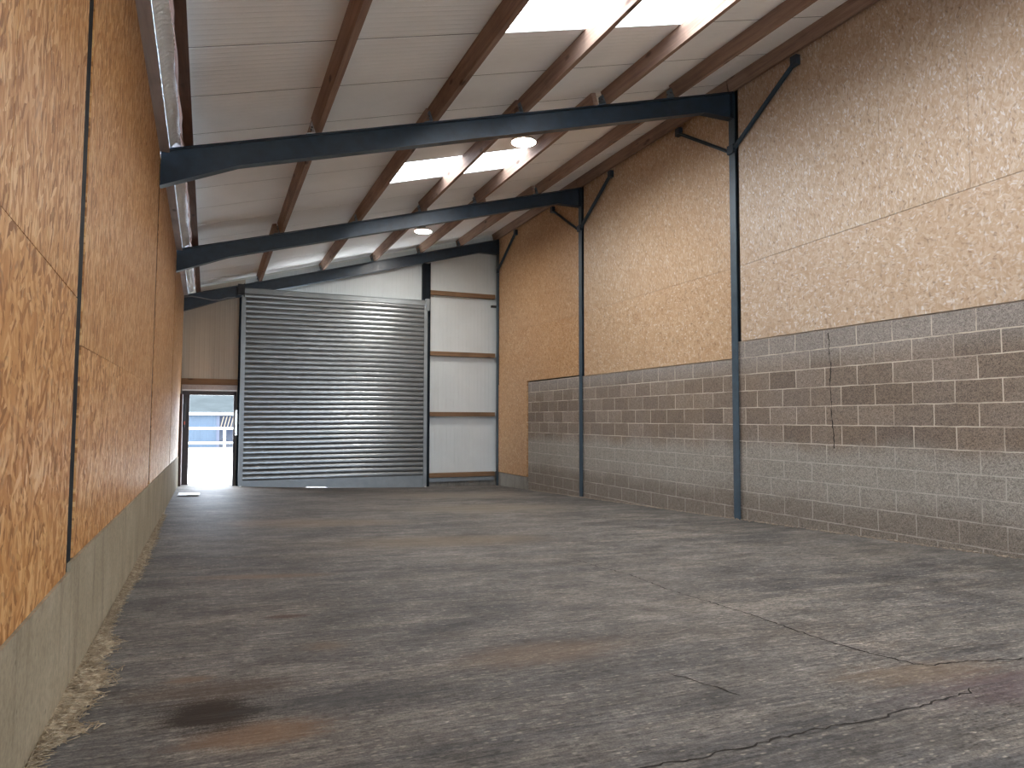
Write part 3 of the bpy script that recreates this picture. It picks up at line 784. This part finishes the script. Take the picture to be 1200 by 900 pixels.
m = MB(); m.box(-.612, -.572, 16.05, 16.55, zb0+.015, .52); m.bevel(.004); lf = m.build('door_leaf', M['doorred'], dt); lf['label'] = 'reddish brown door leaf folded back against the wall'
m = MB(); m.box(-.570, -.530, 16.36, 16.46, -.18, .33); m.bevel(.01, 2); lk = m.build('lock_case', M['lock'], lf, base=dt['_b']); lk['label'] = 'black lock case with red button'
m = MB(); m.box(-.545, -.524, 16.35, 16.40, -.12, -.05); m.build('button', M['red'], dt)
m = MB(); m.box(.455, .50, 16.50, 16.555, -.36, .20); m.bevel(.006); lp = m.build('latch_plate', M['bright'], dt); lp['label'] = 'bright pale latch plate'
# loose cable across the rafter end
pts = [(-.60,16.36,2.58),(-.45,16.34,2.60),(-.25,16.34,2.575),(-.05,16.35,2.545),(.1,16.36,2.56),(.25,16.36,2.62),(.42,16.36,2.64)]
m = MB(); m.tube(pts, .012, 8)
tag(m.build('cable', M['cable'], base=pts[0]), 'thin grey cable looping from the foil to the shutter bracket', 'cable')

# ------------------------------------------------------------------ lamps
def lamp(x, y, label):
    z = zp(x) - .105
    t = thing('high_bay_lamp', label, 'lamp', (x, y, z), 'round ceiling lamps')
    m = MB(); m.lathe([(.172,0),(.178,.012),(.175,.035),(.12,.05),(.075,.06),(.07,.08),(.03,.085)], (x,y,z), 40, False); m.build('housing', M['lampbody'], t)
    m = MB(); m.lathe([(.005,-.006),(.10,-.006),(.155,.0),(.172,.002)], (x,y,z), 40, True, False); m.build('lens', M['lampglow'], t)
    m = MB(); m.lathe([(.012,-.012),(.014,-.006)], (x,y,z), 16); m.build('sensor', M['lampbody'], t)
    m = MB(); m.tube([(x,y,z+.08),(x,y,zp(x)-.002)], .008, 8); m.build('hook', M['bolt'], t)
    m = MB(); m.tube([(x,y-.17,z+.02),(x,y-.15,z+.075),(x,y,z+.092),(x,y+.15,z+.075),(x,y+.17,z+.02)], .006, 6); m.build('bracket', M['bolt'], t)
lamp(4.03, 9.08, 'bright round lamp beside the farther rooflight')
lamp(4.02, 14.30, 'small far round lamp in the bay by the shutter')
lamp(4.03, 3.9, 'round lamp out of sight beside the nearest rooflight')
lamp(4.03, -1.6, 'round lamp behind the camera')

# ------------------------------------------------------------------ litter on the floor
m = MB()
r = random.Random(5)
for (x, y, a, L, w) in ((-.40, 14.15, .1, .40, .05), (-.38, 13.7, .05, .36, .06), (-.36, 13.3, .12, .32, .05)):
    pass
rows = []
for j in range(9):
    row = []
    for i in range(17):
        u, v = i/16, j/8; x = -.52 + .34*u; y = 13.35 + .55*v + .08*u
        row.append((x, y, fz(x, y) + .010 + .010*math.sin(v*14+u*2) + r.uniform(0,.006)))
    rows.append(row)
m.sheet(rows)
o = m.build('plastic_sheet', M['plastic'], base=(-.35,13.7,-1.33), normals=False)
sm = o.modifiers.new('thick', 'SOLIDIFY'); sm.thickness = .004; sm.offset = 1
tag(o, 'flattened pale plastic sheet on the floor by the small door', 'plastic sheet')
# straw along the foot of the concrete
W = [(1.4,.03),(2.5,.012),(2.7,.03),(2.86,.13),(2.95,.07),(3.25,.12),(3.5,.14),(3.65,.06),(3.85,.10),(4.0,.09),(4.15,.04),(4.6,.03),(5.2,.035),(5.8,.06),(6.5,.06),(7.0,.05),(7.6,.06),(8.6,.03),(10,.02),(11,.0)]
def ww(y):
    for (a, p), (c, q) in zip(W, W[1:]):
        if a <= y <= c: return p + (q-p)*(y-a)/(c-a)
    return 0
m = MB(); r = random.Random(9); rows = []
for j in range(600):
    y = 1.5 + 9.4*j/599; x0 = XL(y,-.9)+.0125; row = []; wd = ww(y)*r.uniform(.75,1.15)+.004
    for q in range(6):
        f = q/5; x = x0 + wd*f
        h = .022*(1-f)**1.3*(.5+.5*ww(y)/.1) + (r.uniform(0,.007) if q < 5 else -.002)
        row.append((x, y, fz(x, y) + max(h, -.002)))
    rows.append(row)
m.sheet(rows)
for k in range(3200):
    y = 1.6 + 8.5*r.random()**1.6; wd = ww(y); f = r.random()**1.4*1.25
    x = XL(y,-.9)+.02 + wd*f; L = r.uniform(.015,.07); a = r.uniform(0, 2*PI); z = fz(x,y)+.004+.022*max(0,1-f)**1.3+r.uniform(0,.006)
    dx, dy = math.cos(a)*L/2, math.sin(a)*L/2; x = max(x, XL(y,-.9)+.02+abs(dx))
    m.bar((x-dx,y-dy,z+r.uniform(0,.006)), (x+dx,y+dy,z+r.uniform(0,.006)), r.uniform(.0012,.0035), .0015)
tag(m.build('straw', M['straw'], base=(-.5,3,-1.08)), 'dry straw and chaff swept along the foot of the concrete', 'straw', kind='stuff')
# mortar crumbs along the blocks
m = MB(); r = random.Random(21)
for k in range(900):
    y = 3.2 + 11.3*r.random(); x = XR - .005 - abs(r.gauss(0,.03)); s = r.uniform(.004,.016); z = fz(x,y)
    bmesh.ops.create_icosphere(m.bm, subdivisions=1, radius=s, matrix=Matrix.Translation((x-s,y,z+s*.45)) @ Matrix.Diagonal((1,r.uniform(.7,1.8),r.uniform(.5,.9),1)))
tag(m.build('rubble', M['crumb'], base=(XR,8,-1.35)), 'loose mortar crumbs along the foot of the block wall', 'rubble', kind='stuff')

# ------------------------------------------------------------------ outside the small door
def gz(y): return -1.50 - .0115*(y-16.7)
b = MB(); b.hexa([(-30,16.78,gz(16.78)-.3),(30,16.78,gz(16.78)-.3),(30,60,gz(60)-.3),(-30,60,gz(60)-.3),(-30,16.78,gz(16.78)),(30,16.78,gz(16.78)),(30,60,gz(60)),(-30,60,gz(60))])
b.hexa([(-30,-45,-1.4),(30,-45,-1.4),(30,-5.75,-1.4),(-30,-5.75,-1.4),(-30,-45,-1.08),(30,-45,-1.08),(30,-5.75,-1.08),(-30,-5.75,-1.08)])  # unseen yard behind the camera, added to bounce light up to the ceiling
struct(b.build('ground', M['yard']))
b = MB(); b.box(-25, 25, 26.0, 26.15, gz(26)-.05, gz(26)+.05); b.bevel(.01); struct(b.build('kerb', M['kerb']))
YB = 40.
t = thing('blue_shed', 'long low blue clad building across the yard', 'building', (0, YB, gz(YB)))
m = MB(); m.box(-14, .34, YB, YB+.2, gz(YB)+.28, .23); m.box(1.9, 16, YB, YB+.2, gz(YB)+.28, .23); m.box(.34, 1.9, YB, YB+.2, .16, .23); m.build('wall', M['bluewall'], t)
m = MB(); m.box(-14, 16, YB-.01, YB+.2, gz(YB)-.1, gz(YB)+.28); m.build('plinth', M['kerb'], t)
m = MB(); m.hexa([(-14.2,YB-.25,.27),(16.2,YB-.25,.27),(16.2,YB+9,3.4),(-14.2,YB+9,3.4),(-14.2,YB-.25,.33),(16.2,YB-.25,.33),(16.2,YB+9,3.46),(-14.2,YB+9,3.46)]); m.build('roof', M['paleroof'], t)
m = MB(); m.box(-14.2, 16.2, YB-.36, YB-.24, .20, .33); m.bevel(.02); m.build('gutter', M['whitetrim'], t)
m = MB(); m.box(.36, 1.88, YB+.06, YB+.1, -1.55, .16); m.build('window_glass', M['winglass'], t)
m = MB()
for k in range(9): m.bar((.42+k*.16, YB+.03, -.45), (.56+k*.16, YB+.03, .14), .05, .02, (0,1,0))
m.build('lattice', M['brownpanel'], t)
m = MB(); m.box(.22, .36, YB-.03, YB+.1, gz(YB)+.28, .20); m.build('door_post', M['lilac'], t)
t = thing('rail_fence', 'white two rail fence in front of the blue building', 'fence', (0, 39.2, gz(39.2)))
for z in (-.48, -1.215):
    m = MB(); m.tube([(-9, 39.2, z), (9, 39.2, z)], .05, 10); m.build('rail', M['whitetrim'], t)
for x in (-7.6, -3.5, .60, 4.7):
    m = MB(); m.tube([(x, 39.2, gz(39.2)), (x, 39.2, -.45)], .06, 10); m.build('post', M['whitetrim'], t)

# ------------------------------------------------------------------ light
w = bpy.data.worlds.new('World'); bpy.context.scene.world = w; w.use_nodes = True
nt = w.node_tree; bg = nt.nodes['Background']
tc = nt.nodes.new('ShaderNodeTexCoord'); sx = nt.nodes.new('ShaderNodeSeparateXYZ'); rp = nt.nodes.new('ShaderNodeValToRGB')
nt.links.new(tc.outputs['Generated'], sx.inputs[0]); nt.links.new(sx.outputs[2], rp.inputs[0]); nt.links.new(rp.outputs[0], bg.inputs[0])
rp.color_ramp.elements[0].position = 0.; rp.color_ramp.elements[0].color = (.62,.78,1.,1)
rp.color_ramp.elements[1].position = .6; rp.color_ramp.elements[1].color = (.90,.95,1.,1)
bg.inputs[1].default_value = 5.5
def portal(name, loc, rot, sx_, sy_):
    l = bpy.data.lights.new(name, 'AREA'); l.shape = 'RECTANGLE'; l.size = sx_; l.size_y = sy_; l.cycles.is_portal = True
    o = bpy.data.objects.new(name, l); C.objects.link(o); o.location = (loc[0], loc[1], loc[2]+ZO); o.rotation_euler = rot
for y0, y1 in panes:
    xm = (RX0+RX1)/2; portal('rooflight_daylight', (xm, (y0+y1)/2, zp(xm)+.15), (0, -ANG, 0), (RX1-RX0)/math.cos(ANG)+.1, y1-y0+.1)
portal('added_rear_daylight', (3.2, -5.72, .2), (PI/2, 0, 0), 4.1, 2.7)  # sky sampling for the added rear opening
portal('door_daylight', (-.05, 16.72, -.45), (-PI/2, 0, 0), 1.0, 2.0)

# ------------------------------------------------------------------ camera and look
th, ph, ro = .401285611, .0501396172, .00154290761
f = Vector((math.sin(th)*math.cos(ph), math.cos(th)*math.cos(ph), math.sin(ph)))
r0 = Vector((math.cos(th), -math.sin(th), 0)); u0 = r0.cross(f)
rr = r0*math.cos(ro)+u0*math.sin(ro); uu = -r0*math.sin(ro)+u0*math.cos(ro)
cam = bpy.data.cameras.new('camera'); co = bpy.data.objects.new('camera', cam); C.objects.link(co)
mt = Matrix((rr, uu, -f)).transposed().to_4x4(); mt.translation = (0, 0, ZO); co.matrix_world = mt
cam.sensor_width = 36; cam.lens = 826.801/1200*36; cam.clip_start = .05; cam.clip_end = 300
sc = bpy.context.scene; sc.camera = co
sc.view_settings.view_transform = 'Standard'; sc.view_settings.look = 'None'; sc.view_settings.gamma = 1.; sc.view_settings.use_curve_mapping = False
sc.view_settings.exposure = 1.8
cy = sc.cycles; cy.max_bounces = 10; cy.diffuse_bounces = 6; cy.glossy_bounces = 4; cy.transmission_bounces = 4; cy.transparent_max_bounces = 8
cy.sample_clamp_indirect = 8; cy.caustics_reflective = False; cy.caustics_refractive = False; cy.use_denoising = True
for o in bpy.data.objects:
    if '_b' in o: del o['_b']
